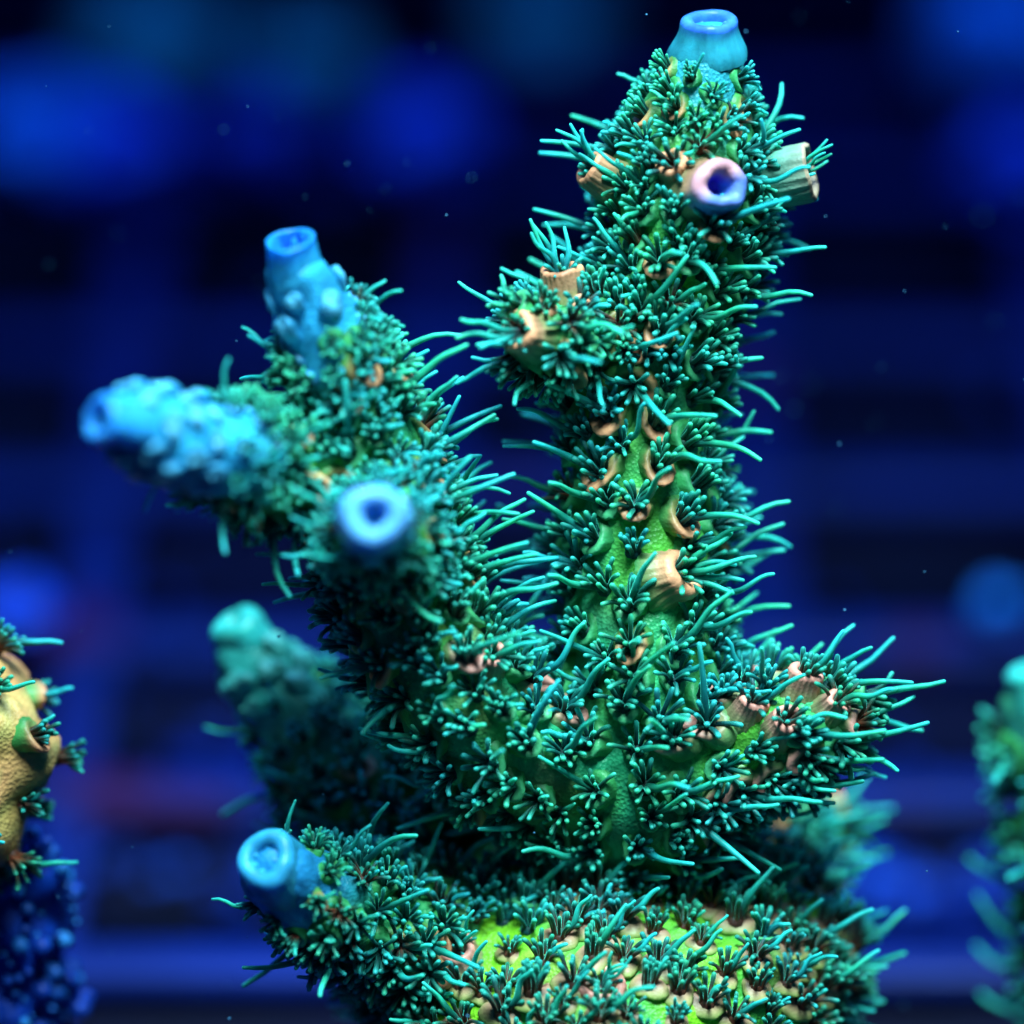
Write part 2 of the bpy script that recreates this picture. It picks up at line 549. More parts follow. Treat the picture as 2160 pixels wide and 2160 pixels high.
# ------------------------------------------------------------------ coral cups and polyps
def tentacle(root, d0, d1, length, r0, r1, cols, nseg=7, nside=8, wob=0.0, club=0.15, seed=0):
    """a tapering finger that leaves along d0 and ends along d1"""
    rr = random.Random(seed)
    d0, d1 = unit(d0), unit(d1)
    pts = [np.asarray(root, float)]
    w = np.array([rr.uniform(-1, 1) for _ in range(3)])
    w2 = rr.uniform(1.5, 3.5)
    for i in range(nseg):
        t = (i + 0.5) / nseg
        d = unit(d0 * (1 - t) + d1 * t + w * wob * math.sin(w2 * t * math.pi))
        pts.append(pts[-1] + d * length / nseg)
    pts = np.array(pts)
    t = np.linspace(0, 1, nseg + 1)
    rad = r0 + (r1 - r0) * t + club * r1 * np.exp(-((t - 0.9) / 0.16) ** 2)
    T, N, B = frames(pts)
    th = np.linspace(0, 2 * np.pi, nside, endpoint=False)
    rings, tt = [], []
    for i in range(nseg + 1):
        rings.append(pts[i] + rad[i] * (np.cos(th)[:, None] * N[i] + np.sin(th)[:, None] * B[i])); tt.append(t[i])
    for a in (0.55, 1.1):
        rings.append(pts[-1] + T[-1] * rad[-1] * math.sin(a) + rad[-1] * math.cos(a) * (np.cos(th)[:, None] * N[-1] + np.sin(th)[:, None] * B[-1])); tt.append(1.0)
    V, F = loft(np.array(rings), False, True)
    V[-1] = pts[-1] + T[-1] * rad[-1]
    tv = np.concatenate([np.repeat(tt, nside), [1.0]])
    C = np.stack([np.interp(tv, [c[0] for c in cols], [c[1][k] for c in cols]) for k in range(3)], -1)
    return V, F, C

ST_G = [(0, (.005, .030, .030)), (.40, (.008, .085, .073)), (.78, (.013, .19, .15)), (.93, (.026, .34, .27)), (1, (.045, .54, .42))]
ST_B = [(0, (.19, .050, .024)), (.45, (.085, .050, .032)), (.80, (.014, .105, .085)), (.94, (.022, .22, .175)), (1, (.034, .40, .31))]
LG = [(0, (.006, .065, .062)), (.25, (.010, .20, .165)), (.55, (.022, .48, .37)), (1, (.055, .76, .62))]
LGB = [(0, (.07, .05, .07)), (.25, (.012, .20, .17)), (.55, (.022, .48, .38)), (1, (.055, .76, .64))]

def polyp_geo(seed, brown=False, long_len=0.30, low=False, nlong=1, open_=1.0):
    rr = random.Random(seed)
    parts = []
    n = 12
    st = ST_B if brown else ST_G
    ns, nd_ = (4, 6) if low else (6, 8)
    for i in range(n):
        a = 2 * math.pi * (i + 0.5) / n + rr.uniform(-.16, .16)
        ring = 0.034 if i % 2 else 0.021
        spl = rr.uniform(.35, 1.25) * open_ if i % 2 else rr.uniform(.15, .75) * open_
        root = np.array([ring * math.cos(a), ring * math.sin(a), -0.012])
        da = a + rr.uniform(-.25, .25)
        d0 = np.array([math.cos(da) * math.sin(spl * .45), math.sin(da) * math.sin(spl * .45), math.cos(spl * .45)])
        s2 = spl * 1.3 + rr.uniform(-.2, .25)
        d1 = np.array([math.cos(da) * math.sin(s2), math.sin(da) * math.sin(s2), math.cos(s2)])
        L = rr.uniform(.085, .150)
        r = rr.uniform(.0104, .0130)
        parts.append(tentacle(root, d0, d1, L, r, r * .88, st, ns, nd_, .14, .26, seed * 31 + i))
    for k in range(nlong):
        a = rr.uniform(-.25, .25) + (k - (nlong - 1) / 2) * .45
        tl = rr.uniform(.45, .95) * (0.8 if nlong > 1 else 1)
        d0 = np.array([math.cos(a) * math.sin(tl * .6), math.sin(a) * math.sin(tl * .6), math.cos(tl * .6)])
        t2 = tl * 1.25 + rr.uniform(-.35, .3)
        d1 = np.array([math.cos(a) * math.sin(t2), math.sin(a) * math.sin(t2), math.cos(t2)])
        L = long_len * rr.uniform(.72, 1.2)
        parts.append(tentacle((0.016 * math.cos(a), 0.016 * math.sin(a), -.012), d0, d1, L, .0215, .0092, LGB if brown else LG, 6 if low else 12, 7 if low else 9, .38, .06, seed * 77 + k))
    # mouth disc the tentacles stand on
    th = np.linspace(0, 2 * np.pi, 10, endpoint=False)
    rings = [np.stack([r * np.cos(th), r * np.sin(th), np.full(10, z)], -1) for r, z in ((.050, -.035), (.043, -.008), (.022, .002))]
    V, F = loft(np.array(rings), False, True)
    c = (.10, .035, .02) if brown else (.006, .06, .05)
    parts.append((V, F, np.tile(c, (len(V), 1))))
    return join(parts)

POLY = {}
OPEN = [1.0, .75, 1.15, .45, .9, .6, 1.05, .3, .8, 1.2]      # how far each polyp has opened
for kind, brown, L, nl in (('green', 0, .34, 1), ('brown', 1, .28, 1), ('short', 0, .16, 1), ('shortbrown', 1, .15, 1), ('bunch', 0, .34, 5), ('bunchbrown', 1, .30, 4)):
    POLY[kind] = []
    for v in range(10 if nl == 1 else 3):
        g = polyp_geo(hash_seed := (sum(map(ord, kind)) * 13 + v), bool(brown), L, False, nl, OPEN[v])
        lo = polyp_geo(hash_seed, bool(brown), L, True, nl, OPEN[v])
        POLY[kind].append((mesh('polyp_' + kind, *g, M_TENT), lo))

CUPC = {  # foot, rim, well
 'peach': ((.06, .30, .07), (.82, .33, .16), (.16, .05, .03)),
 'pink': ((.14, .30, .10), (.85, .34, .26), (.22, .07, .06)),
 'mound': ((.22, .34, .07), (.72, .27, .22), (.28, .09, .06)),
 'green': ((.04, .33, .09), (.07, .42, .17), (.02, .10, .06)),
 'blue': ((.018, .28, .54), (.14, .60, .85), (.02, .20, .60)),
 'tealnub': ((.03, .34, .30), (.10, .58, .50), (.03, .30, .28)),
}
def cup_geo(kind, r=0.056, h=0.075, lip=0.9, seed=0, nth=26, flare=1.55, flute=0.05):
    """nose-shaped coral cup: the rim stands proud at -Y (away from the branch tip) and sinks into the skin at +Y"""
    rr = random.Random(seed)
    th = np.linspace(0, 2 * np.pi, nth, endpoint=False)
    low = 0.5 * (1 - np.sin(th))              # 1 at -Y, 0 at +Y
    hh = h * ((1 - lip) + lip * low ** 0.8)
    ph = [rr.uniform(0, 6.28) for _ in range(3)]
    wob = 1 + 0.07 * np.sin(2 * th + ph[0]) + 0.05 * np.sin(3 * th + ph[1])
    fl = 1 + flute * np.sin(th * 11 + ph[2])
    prof = [(flare, -.6, 0, 0), (flare * .93, -.12, 0, .0), (1.28, .30, 0, .12), (1.2, .58, .0, .5), (1.16, .80, .0, .9), (1.05, .96, .0, 1), (.88, 1.0, .0, 1), (.68, .92, .0, .95), (.54, .74, .0, .7), (.46, .50, 1, .4), (.25, .42, 1, .2)]
    foot, rim, well = (np.array(c) for c in CUPC[kind])
    rings, C = [], []
    for q, (rf, hf, inner, cw) in enumerate(prof):
        rad = r * rf * wob * (fl if 1 <= q <= 5 else 1)
        z = hh * hf if hf > 0 else np.full(nth, h * hf)
        y_shift = -0.35 * hh * max(hf, 0) * lip
        rings.append(np.stack([rad * np.cos(th), rad * np.sin(th) + y_shift, z], -1))
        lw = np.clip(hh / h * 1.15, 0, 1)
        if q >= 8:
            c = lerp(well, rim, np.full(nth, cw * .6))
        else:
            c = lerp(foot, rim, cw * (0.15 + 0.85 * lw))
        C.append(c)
    V, F = loft(np.array(rings), False, True)
    C = np.vstack([np.vstack(C), C[-1][:1]])
    return V, F, C

def nub_geo(kind, r, seed, nth=24):
    """closed young cup: a soft scale that leans towards the branch tip, with a small dent under its lip"""
    rr = random.Random(seed * 5 + 1)
    th = np.linspace(0, 2 * np.pi, nth, endpoint=False)
    foot, rim, well = (np.array(c) for c in CUPC[kind])
    wob = 1 + .14 * np.sin(2 * th + rr.uniform(0, 6)) + .09 * np.sin(3 * th + rr.uniform(0, 6)) + (.03 * np.sin(17 * th) if kind == 'mound' else 0)
    rings, C = [], []
    for a in np.linspace(-.5, 1.5, 12):
        c, z = math.cos(a), math.sin(a)
        q = r * c * wob
        zz = r * ((.56 if kind != 'mound' else .40) * z + (.1 if kind != 'mound' else -.02)) * np.ones(nth) * (1 + .16 * np.sin(3 * th + seed) * c)
        X, Y = q * np.cos(th), q * np.sin(th) * .9 + r * .45 * max(z, 0) ** 1.3
        zz = zz - r * .42 * np.exp(-((X / (r * .38)) ** 2 + ((Y - r * .78) / (r * .42)) ** 2)) * (1 if z > 0 else 0)
        rings.append(np.stack([X, Y, zz], -1))
        C.append(np.tile(lerp(foot, rim, np.array(max(0, z) ** 1.2 * .9)), (nth, 1)))
    V, F = loft(np.array(rings), False, True)
    return V, F, np.vstack([np.vstack(C), C[-1][:1]])

CUPS = {}
for kind, r, h, lip, fl in (('peach', .066, .10, .94, .05), ('pink', .066, .09, .9, .04), ('mound', .102, .085, .62, .03), ('green', .060, .07, .92, .06), ('blue', .072, .09, .5, .0), ('tealnub', .078, .09, .5, .0)):
    CUPS[kind] = []
    for v in range(6):
        rr = random.Random(v + 91)
        g = cup_geo(kind, r * rr.uniform(.85, 1.15), h * rr.uniform(.8, 1.2), lip, v * 7 + 3, flute=fl)
        lo = cup_geo(kind, r, h, lip, v * 7 + 3, nth=14, flute=0)
        if kind in ('blue', 'tealnub', 'mound'):
            g = nub_geo(kind, r, v); lo = nub_geo(kind, r, v, 12)
        CUPS[kind].append((mesh('cup_' + kind, *g, M_CUP), lo))

def tube_cup(length, r0, r1, foot, rim, well, seed=0, nth=40, depth=0.6, thick=0.30, flute=0.02, body=None, nfl=17, rim_h=0.0, rough_=0.35, rim2=None):
    """open tube standing along +Z, rounded rim, hollow inside"""
    rr = random.Random(seed)
    th = np.linspace(0, 2 * np.pi, nth, endpoint=False)
    ph = [rr.uniform(0, 6.28) for _ in range(3)]
    body = foot if body is None else body
    rings, C = [], []
    wob = 1 + .06 * np.sin(2 * th + ph[0]) + .045 * np.sin(3 * th + ph[1])
    crest = np.array([noise.noise(Vector((math.cos(a) * 1.3 + seed, math.sin(a) * 1.3, seed * .7))) for a in th])
    def ring(r, z, c, f=1.0):
        grain_ = np.array([noise.noise(Vector((math.cos(a) * 2.2 + seed * 3, math.sin(a) * 2.2, z * 14))) for a in th])
        q = r * wob * (1 + flute * f * np.sin(nfl * th + ph[2] + 2.5 * z / length) + rough_ * .10 * grain_)
        zz = z + ((rim_h + rough_ * .0) * np.sin(th + ph[1]) + rough_ * min(.22 * length, .022) * crest) * max(z / length, 0)
        rings.append(np.stack([q * np.cos(th), q * np.sin(th), np.full(nth, 0) + zz], -1))
        cc = np.tile(c, (nth, 1))
        if rim2 is not None and z > .45 * length:
            w = np.clip(.5 + 1.3 * np.cos(th + 1.0), 0, 1)[:, None]
            cc = cc * (1 - w * .85) + np.array(rim2) * w * .85
        C.append(cc)
    foot, rim, well, body = (np.array(c) for c in (foot, rim, well, body))
    k = 9
    for i in range(k):
        t = i / (k - 1)
        r = r0 + (r1 - r0) * (t * t * (3 - 2 * t)) + 0.012 * r1 * math.sin(t * 5 + ph[0])
        z = -0.35 * length + 1.25 * length * t
        ring(r, z, foot * (1 - t) + body * t if t < .75 else body + (rim - body) * (t - .75) * 1.6)
    tk = thick * r1
    for a in np.linspace(0.2, math.pi - 0.1, 7):
        ring(r1 - tk / 2 + tk / 2 * math.cos(a), 0.90 * length + tk * 0.55 * math.sin(a), rim, .3)
    for t in (.25, .5, .75, 1):
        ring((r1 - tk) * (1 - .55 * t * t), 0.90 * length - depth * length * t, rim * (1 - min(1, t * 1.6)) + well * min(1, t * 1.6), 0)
    V, F = loft(np.array(rings), False, True)
    C = np.vstack([np.vstack(C), C[-1][:1]])
    return V, F, C

ROOT = np.array([BASE_C[0], BASE_C[1], 0.0])
coral = thing('branching_coral', 'green branching coral with turquoise polyps, blue tips and a tall knobbly column', 'coral', ROOT)
for key in ORDER:
    b = SK[key]
    b.obj = obj(b.name, mesh(b.name, b.V - ROOT, b.F, b.C, M_SKIN), coral)
SK['column'].obj['label'] = 'tall knobbly column branch set with peach cups'
SK['side'].obj['label'] = 'short sideways branch with bare blue end covered in pale nubs'
SK['base'].obj['label'] = 'wide lime green base mound packed with polyps'

# axial cups at the branch ends
def axial(key, seed, length, r0, r1, body, rim, well, thick=.34, direction=None, depth=.7, stub=5, shift=0.0):
    b = SK[key]
    d = unit(b.T[-1] if direction is None else direction)
    p = b.pts[-1] + unit(b.T[-1]) * shift
    g = tube_cup(length, r0, r1, body, rim, well, seed, 60, depth, thick, .016, body, 22)
    M = frame_matrix(p, RIGHT, d, 1, ROOT)
    o = obj('axial_cup', mesh('axial_cup', *g, M_TIP), b.obj, to_blender(M))
    if stub:
        rr = random.Random(seed)
        parts = []
        for i in range(stub):
            a = 6.283 * i / stub + rr.uniform(-.3, .3)
            q = r1 * .30
            cc = [(0, np.array(well)), (1, np.array(rim) * 1.25)]
            parts.append(tentacle((q * math.cos(a), q * math.sin(a), length * (.9 - depth)), (0, 0, 1), (.5 * math.cos(a), .5 * math.sin(a), 1), max(length * depth, .07) * rr.uniform(.8, 1.25), r1 * .115, r1 * .085, cc, 5, 8, .2, .1, seed + i))
        obj('tip_polyp', mesh('tip_polyp', *join(parts), M_TENT), b.obj, to_blender(M))
    return p, d

axial('column', 1, .14, .185, .135, (.03, .34, .44), (.05, .20, .66), (.02, .03, .55), .46, view_dir(.03, 1, .50), .9, 3, shift=.03)
axial('left', 2, .23, .140, .118, (.028, .38, .68), (.015, .24, .80), (.004, .05, .55), .22, view_dir(-.12, 1, .60), .5, 4)
axial('side', 3, .16, .145, .125, (.03, .34, .72), (.03, .30, .82), (.006, .07, .52), .5, view_dir(-.9, .12, .75), .5, 4)
axial('front', 4, .20, .165, .155, (.05, .36, .70), (.15, .46, .86), (.010, .10, .60), .66, view_dir(.08, .10, 1), .5, 4)
axial('rear', 5, .18, .165, .150, (.035, .46, .42), (.05, .55, .46), (.03, .40, .42), .8, view_dir(-.45, .8, .25), .2, 3)
axial('low', 6, .17, .172, .152, (.03, .34, .54), (.04, .38, .64), (.01, .18, .56), .60, view_dir(-.24, .38, .80), .38, 7, shift=.02)

# ---- corallites: seeds picked out of the photograph, then the rest between them
class Cor:
    __slots__ = ('p', 'n', 'u', 'key', 'polyp', 'cup', 's', 'flow', 'tilt')

cors, placed = [], []
def hit(px, py):
    d = unit(P(px, py, 0) - CAM)
    loc, nrm, idx, dist = BVH.ray_cast(Vector(CAM), Vector(d))
    if loc is None:
        return None
    n = np.array(nrm)
    if n.dot(d) > 0: n = -n
    return np.array(loc), n

def nearest_key(p):
    best, bk = 1e9, None
    for k in ORDER:
        b = SK[k]
        dd = np.min(np.sum((b.V - p) ** 2, 1))
        if dd < best: best, bk = dd, k
    b = SK[bk]
    i = int(np.argmin(np.sum((b.V - p) ** 2, 1)))
    return bk, b.VT[i], b.VN[i]

def special(px, py, d, length, r0, r1, pal, polyp=None, flow=None, pscale=1.0, sink=0.05, seed=0, thick=.34, flute=.04, depth=.55, rim_h=0.0, nfl=21, at=None, rim2=None):
    h = hit(px, py) if at is None else (P(px, py, at), unit(d))
    if h is None:
        print('special missed', px, py); return
    p, n = h
    bk, u, _ = nearest_key(p)
    d = unit(d)
    foot, body, rim, well = pal
    r0 = r0 * 1.22
    g = tube_cup(length, r0, r1, foot, rim, well, seed, 66, depth, thick, flute, body, nfl, rim_h, .6, rim2)
    q = p - unit(n) * sink
    M = frame_matrix(q, RIGHT if abs(d[0]) < .8 else UP, d, 1, ROOT)
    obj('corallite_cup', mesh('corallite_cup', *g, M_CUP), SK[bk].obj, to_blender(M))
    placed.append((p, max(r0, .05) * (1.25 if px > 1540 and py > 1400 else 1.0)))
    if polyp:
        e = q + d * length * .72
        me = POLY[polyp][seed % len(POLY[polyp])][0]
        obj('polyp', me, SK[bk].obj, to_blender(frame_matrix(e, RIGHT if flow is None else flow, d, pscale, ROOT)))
        placed.append((e, .05))

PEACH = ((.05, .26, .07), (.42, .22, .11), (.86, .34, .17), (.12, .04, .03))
VIOLET = ((.12, .30, .10), (.55, .28, .15), (.80, .34, .38), (.10, .04, .60))
GREYT = ((.05, .30, .18), (.13, .34, .24), (.50, .34, .22), (.04, .22, .30))
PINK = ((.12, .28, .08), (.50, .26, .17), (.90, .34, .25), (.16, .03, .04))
special(1490, 400, view_dir(.32, .08, 1), .24, .170, .135, VIOLET, None, seed=3, thick=.56, flute=.0, depth=.5, rim2=(.05, .26, .80))
special(1440, 372, view_dir(-.35, .45, .8), .16, .10, .085, PEACH, 'shortbrown', seed=4, thick=.5, pscale=1.1)
special(1555, 392, view_dir(1, .20, .22), .40, .105, .150, GREYT, 'bunch', view_dir(.6, .6, 0), .62, seed=5, thick=.22, flute=.04, sink=.0, at=.20)
special(1312, 400, view_dir(-.80, .50, .35), .22, .115, .095, PEACH, 'bunch', view_dir(.1, 1, 0), .80, seed=7, thick=.4, at=.16, sink=0)
special(1195, 625, view_dir(-.12, .95, .30), .20, .115, .100, PEACH, 'bunch', view_dir(-.2, .6, 0), .85, seed=8, thick=.36)
special(1110, 705, view_dir(-.55, .10, .85), .10, .125, .110, PEACH, 'bunchbrown', view_dir(-1, -.2, 0), 1.0, seed=9, thick=.45, rim_h=.02)
special(1228, 660, view_dir(.35, .5, .8), .10, .075, .062, PEACH, 'shortbrown', seed=10, thick=.5)
special(1155, 655, view_dir(-.1, .6, .8), .09, .075, .062, PEACH, 'shortbrown', seed=11, thick=.5)
special(1405, 1215, view_dir(.80, .18, .55), .12, .150, .125, PEACH, 'bunch', view_dir(1, .12, .2), 1.05, seed=12, thick=.62, rim_h=.03)
special(1688, 1452, view_dir(.30, .80, .55), .15, .095, .084, PINK, 'brown', view_dir(.6, .6, 0), 1.0, seed=13, thick=.5)
special(1572, 1500, view_dir(.30, .65, .65), .13, .092, .080, PINK, 'brown', None, 1.0, seed=14, thick=.5)
special(1645, 1545, view_dir(.30, .5, .8), .12, .092, .080, PINK, 'brown', None, 1.0, seed=15, thick=.5)
special(1745, 1500, view_dir(.5, .5, .7), .10, .085, .066, PINK, 'brown', None, 1.0, seed=16, thick=.5)
special(975, 2020, view_dir(-.10, .65, .75), .09, .125, .105, PINK, 'bunchbrown', view_dir(1, .4, 0), .75, seed=17, thick=.42, flute=.03)
special(1275, 2085, view_dir(.05, .65, .75), .08, .14, .115, PINK, 'bunchbrown', view_dir(1, .4, 0), .7, seed=18, thick=.42, flute=.03)
special(1618, 1885, view_dir(.30, .75, .45), .13, .09, .075, PEACH, 'bunch', view_dir(1, .8, 0), .72, seed=19, thick=.5)
special(1035, 1405, view_dir(.25, .55, .8), .13, .085, .072, PINK, 'green', None, 1, seed=20, thick=.5)
special(545, 1885, view_dir(.2, -.2, 1), .08, .07, .05, ((.02,.3,.6),)*2 + ((.03, .42, .8), (.02, .2, .5)), None, seed=21, thick=.8)

def add_cor(p, n, u, key, polyp, cup, s=1.0, flow=None):
    c = Cor()
    c.p, c.n, c.u, c.key, c.polyp, c.cup, c.s, c.flow = p, unit(n), u, key, polyp, cup, s, flow
    cors.append(c)
    placed.append((p, None))

SEEDS = [(1395,550,'peach'),(1395,690,'peach'),(1332,802,'peach'),(1382,885,'peach'),(1272,988,'peach'),(1385,975,'peach'),(1340,1062,'peach'),(1432,1090,'peach'),
         (1290,870,'peach'),(1230,1190,'green'),(1330,1270,'green'),(1260,1130,'green'),(1500,470,'peach'),(975,1380,'pink'),(1110,1440,'pink'),(1000,1290,'green'),
         (1180,1500,'pink'),(1100,1560,'green'),(1360,1650,'green'),(1250,1560,'green'),(1320,1480,'green'),(1430,1560,'pink'),(1500,1530,'pink')]
for px, py, cu in SEEDS:
    h = hit(px, py)
    if h:
        k, u, nn = nearest_key(h[0])
        add_cor(h[0], nn, u, k, 'green', cu, 1.08)

pp = [p for p, r in placed]
pr = [(.13 if r is None else r) for p, r in placed]
PPA = np.array(pp); PRA = np.array(pr)

def tri_of(b):
    T = []
    for f in b.F:
        f = np.asarray(f)
        if f.shape[1] == 4:
            T += [f[:, [0, 1, 2]], f[:, [0, 2, 3]]]
        else:
            T.append(f)
    return np.vstack(T)

def scatter(key, tries):
    global PPA, PRA
    b = SK[key]
    T = tri_of(b)
    A, Bv, Cv = b.V[T[:, 0]], b.V[T[:, 1]], b.V[T[:, 2]]
    ar = np.linalg.norm(np.cross(Bv - A, Cv - A), axis=1)
    idx = rng.choice(len(T), tries, p=ar / ar.sum())
    r1, r2 = np.sqrt(rng.random(tries)), rng.random(tries)
    w = np.stack([1 - r1, r1 * (1 - r2), r1 * r2], -1)
    vi = T[idx]
    pos = (b.V[vi] * w[..., None]).sum(1)
    nor = (b.VN[vi] * w[..., None]).sum(1)
    tan = (b.VT[vi] * w[..., None]).sum(1)
    sv = (b.VS[vi] * w).sum(1)
    bur = (b.buried[vi] * w).sum(1)
    for k in range(tries):
        if bur[k] < 0.01: continue
        if key == 'base' and pos[k][2] < BASE_C[2] - 0.75: continue
        togo = b.len - sv[k] if b.tip else 9
        sp = b.spacing * rng.uniform(.82, 1.2)
        if key == 'column':                       # open in the middle, packed towards the top
            v = sv[k] / b.len
            sp *= np.interp(v, [0, .22, .35, .62, .72, 1], [1.0, .96, .98, 1.0, .80, .66])
        elif key in ('left', 'right'):
            sp *= np.interp(sv[k] / b.len, [0, .4, .55, 1], [1.15, 1.05, .88, .75])
        nub = b.tip is not None and togo < b.bare
        if b.tip and togo < 0.02: continue
        if nub and b.tip in ('teal', 'sky', 'pale'): continue
        if nub: sp = .125
        dd = np.sum((PPA - pos[k]) ** 2, 1)
        if np.any(dd < np.maximum(sp, PRA * .85) ** 2): continue
        PPA = np.vstack([PPA, pos[k]]); PRA = np.append(PRA, sp * .9)
        u = tan[k]
        if nub:
            add_cor(pos[k], nor[k], u, key, None, 'blue' if b.tip in ('blue', 'pale') else 'tealnub', rng.uniform(.8, 1.15))
            continue
        x = rng.random()
        up = unit(nor[k])[2]
        if key == 'base':
            warm = noise.noise(Vector(pos[k] * 1.6 + 5)) + 0.42 * up > -0.02
            po = ('brown' if rng.random() < .42 else 'shortbrown') if warm else ('green' if rng.random() < .50 else 'short')
            cu = 'mound' if warm and x < .9 else ('green' if x < .55 else None)
        else:
            dense = (key == 'column' and sv[k] / b.len > .70) or key in ('side', 'low', 'knob', 'front', 'left', 'rear')
            long_p = .44 if dense else .82
            po = 'green' if rng.random() < long_p else 'short'
            if rng.random() < (.22 if key in ('right', 'knob', 'low') or (key == 'column' and sv[k] / b.len > .78) else .05):
                po = 'shortbrown' if po == 'short' else 'brown'
            ppeach = {'column': .12 if sv[k] / b.len < .7 else .10, 'right': .5, 'left': .10, 'behind': .5, 'knob': .3, 'side': .30, 'low': .12}.get(key, .08)
            cu = ('peach' if key != 'right' else 'pink') if x < ppeach else ('green' if x < .75 else None)
        sc = .95 if key == 'base' else 1.0
        if key == 'column': sc = float(np.interp(sv[k] / b.len, [.72, 1], [1.0, .78]))
        if b.tip and togo < b.bare + .35:
            if cu and rng.random() < .75 and b.tip in ('blue', 'pale', 'green'):
                cu = 'blue' if b.tip != 'green' else 'tealnub'
            sc = np.interp(togo - b.bare, [0, .35], [.62, .95])
            if po == 'green' and rng.random() < .5: po = 'short'
        add_cor(pos[k], nor[k], u, key, po, cu, sc * (rng.uniform(.88, 1.1) if key != 'base' else rng.uniform(.74, 1.14)))

for key, tr in (('column', 9000), ('left', 8000), ('knob', 2500), ('right', 3500), ('side', 4500), ('front', 2500), ('low', 3500), ('base', 24000), ('rear', 4000), ('behind', 3000)):
    scatter(key, tr)

# which ones show largest
def shown(c):
    q = c.p + c.n * 0.06
    d = CAM - q
    dist = np.linalg.norm(d); d = d / dist
    v = q - CAM
    z = v.dot(FWD); x = 1080 + FPX * v.dot(RIGHT) / z; y = 1080 - FPX * v.dot(UP) / z
    if not (-40 < x < 2200 and -40 < y < 2200): return -1
    f = c.n.dot(d)
    if f < -0.25: return -1
    loc, *_ = BVH.ray_cast(Vector(q), Vector(d))
    if loc is not None: return -0.5
    return (0.35 + max(f, 0)) * c.s / dist

score = np.array([shown(c) for c in cors])
for i, c in enumerate(cors):
    if SK[c.key] is SK['behind']: score[i] *= .4 if score[i] > 0 else 1
pol = [i for i in np.argsort(-score) if cors[i].polyp]
n_special = sum(1 for o in bpy.data.objects if o.name.startswith('polyp'))
pol_obj = set(pol[:300 - n_special])
cupi = [i for i in np.argsort(-score) if cors[i].cup]
n_sp2 = sum(1 for o in bpy.data.objects if o.name.startswith('corallite_cup'))
cup_obj = set(i for i in cupi[:300 - n_sp2])
print('corallites', len(cors), 'shown', int((score > 0).sum()), 'cups', len(cupi))

restP, restC = {}, {}
for i, c in enumerate(cors):
    ut = unit(c.u - c.n * c.u.dot(c.n)) if np.linalg.norm(np.cross(c.u, c.n)) > .05 else unit(np.cross(c.n, RIGHT))
    if c.cup:
        X = np.cross(ut, c.n)
        M = frame_matrix(c.p, X, c.n, c.s, ROOT)
        v = i % 6
        if i in cup_obj:
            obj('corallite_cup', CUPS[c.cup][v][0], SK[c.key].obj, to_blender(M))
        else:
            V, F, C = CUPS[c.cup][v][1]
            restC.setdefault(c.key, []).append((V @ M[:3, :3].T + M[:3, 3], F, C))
    if c.polyp:
        a = unit(c.n + ut * (.80 if c.key != 'base' else .35))
        e = c.p + c.n * (.042 if c.cup else .006) * c.s + ut * (.004 if c.cup != 'mound' else .012)
        r3 = rng.normal(size=3)
        fl = RIGHT * (.8 if c.n[0] > -.35 else -.8) + np.array([0, 0, .25]) + c.n * .2 + r3 * (.35 if c.key != 'base' else .16)
        M = frame_matrix(e, fl, a, c.s, ROOT)
        vs = POLY[c.polyp]
        v = i % len(vs)
        if i in pol_obj:
            obj('polyp', vs[v][0], SK[c.key].obj, to_blender(M))
        else:
            V, F, C = vs[v][1]
            restP.setdefault(c.key, []).append((V @ M[:3, :3].T + M[:3, 3], F, C))
for key, lst in restP.items():
    tag(obj('polyp_cover', mesh('polyp_cover', *join(lst), M_TENT), SK[key].obj), kind='stuff')
for key, lst in restC.items():
    tag(obj('cup_cover', mesh('cup_cover', *join(lst), M_CUP), SK[key].obj), kind='stuff')

# ------------------------------------------------------------------ neighbouring corals at the edges
def lump_body(spec, colfun, lump=.06, nth=48):
    b = chain('body', spec)
    th = np.linspace(0, 2 * np.pi, nth, endpoint=False)
    R0 = b.pts[:, None, :] + b.rad[:, None, None] * (np.cos(th)[None, :, None] * b.N[:, None, :] + np.sin(th)[None, :, None] * b.B[:, None, :])
    T, r = b.T[-1], b.rad[-1]
    cap = np.linspace(0, np.pi / 2, 9)[1:-1]
    ring = lambda k, r, a, sg: b.pts[k] + sg * b.T[k] * r * math.sin(a) + r * math.cos(a) * (np.cos(th)[:, None] * b.N[k] + np.sin(th)[:, None] * b.B[k])
    R = np.concatenate([np.array([ring(0, b.rad[0], a, -1) for a in cap[::-1]]), R0, np.array([ring(-1, r, a, 1) for a in cap])], 0)
    V, F = loft(R, True, True)
    ctr = np.concatenate([np.repeat(b.pts[:1], len(cap) * nth, 0), np.repeat(b.pts, nth, 0), np.repeat(b.pts[-1:], len(cap) * nth, 0), b.pts[:1], b.pts[-1:]])
    V[-2] = b.pts[0] - b.T[0] * b.rad[0]; V[-1] = b.pts[-1] + T * r
    N = V - ctr; N /= np.linalg.norm(N, axis=1)[:, None] + 1e-12
    V = V + N * np.array([lump * noise.noise(Vector(x * 3)) + lump * .5 * noise.noise(Vector(x * 8)) for x in V])[:, None]
    return b, V, F, colfun(V), N

def yellow(V):
    f = np.array([noise.noise(Vector(x * 4)) for x in V]); g = np.array([noise.noise(Vector(x * 9 + 4)) for x in V])
    C = lerp((.72, .42, .12), (.90, .36, .15), np.clip(.5 + 1.3 * f, 0, 1))
    w = np.clip(g * 2, 0, 1) * .5
    return C * (1 - w[:, None]) + np.array([.18, .42, .12]) * w[:, None]

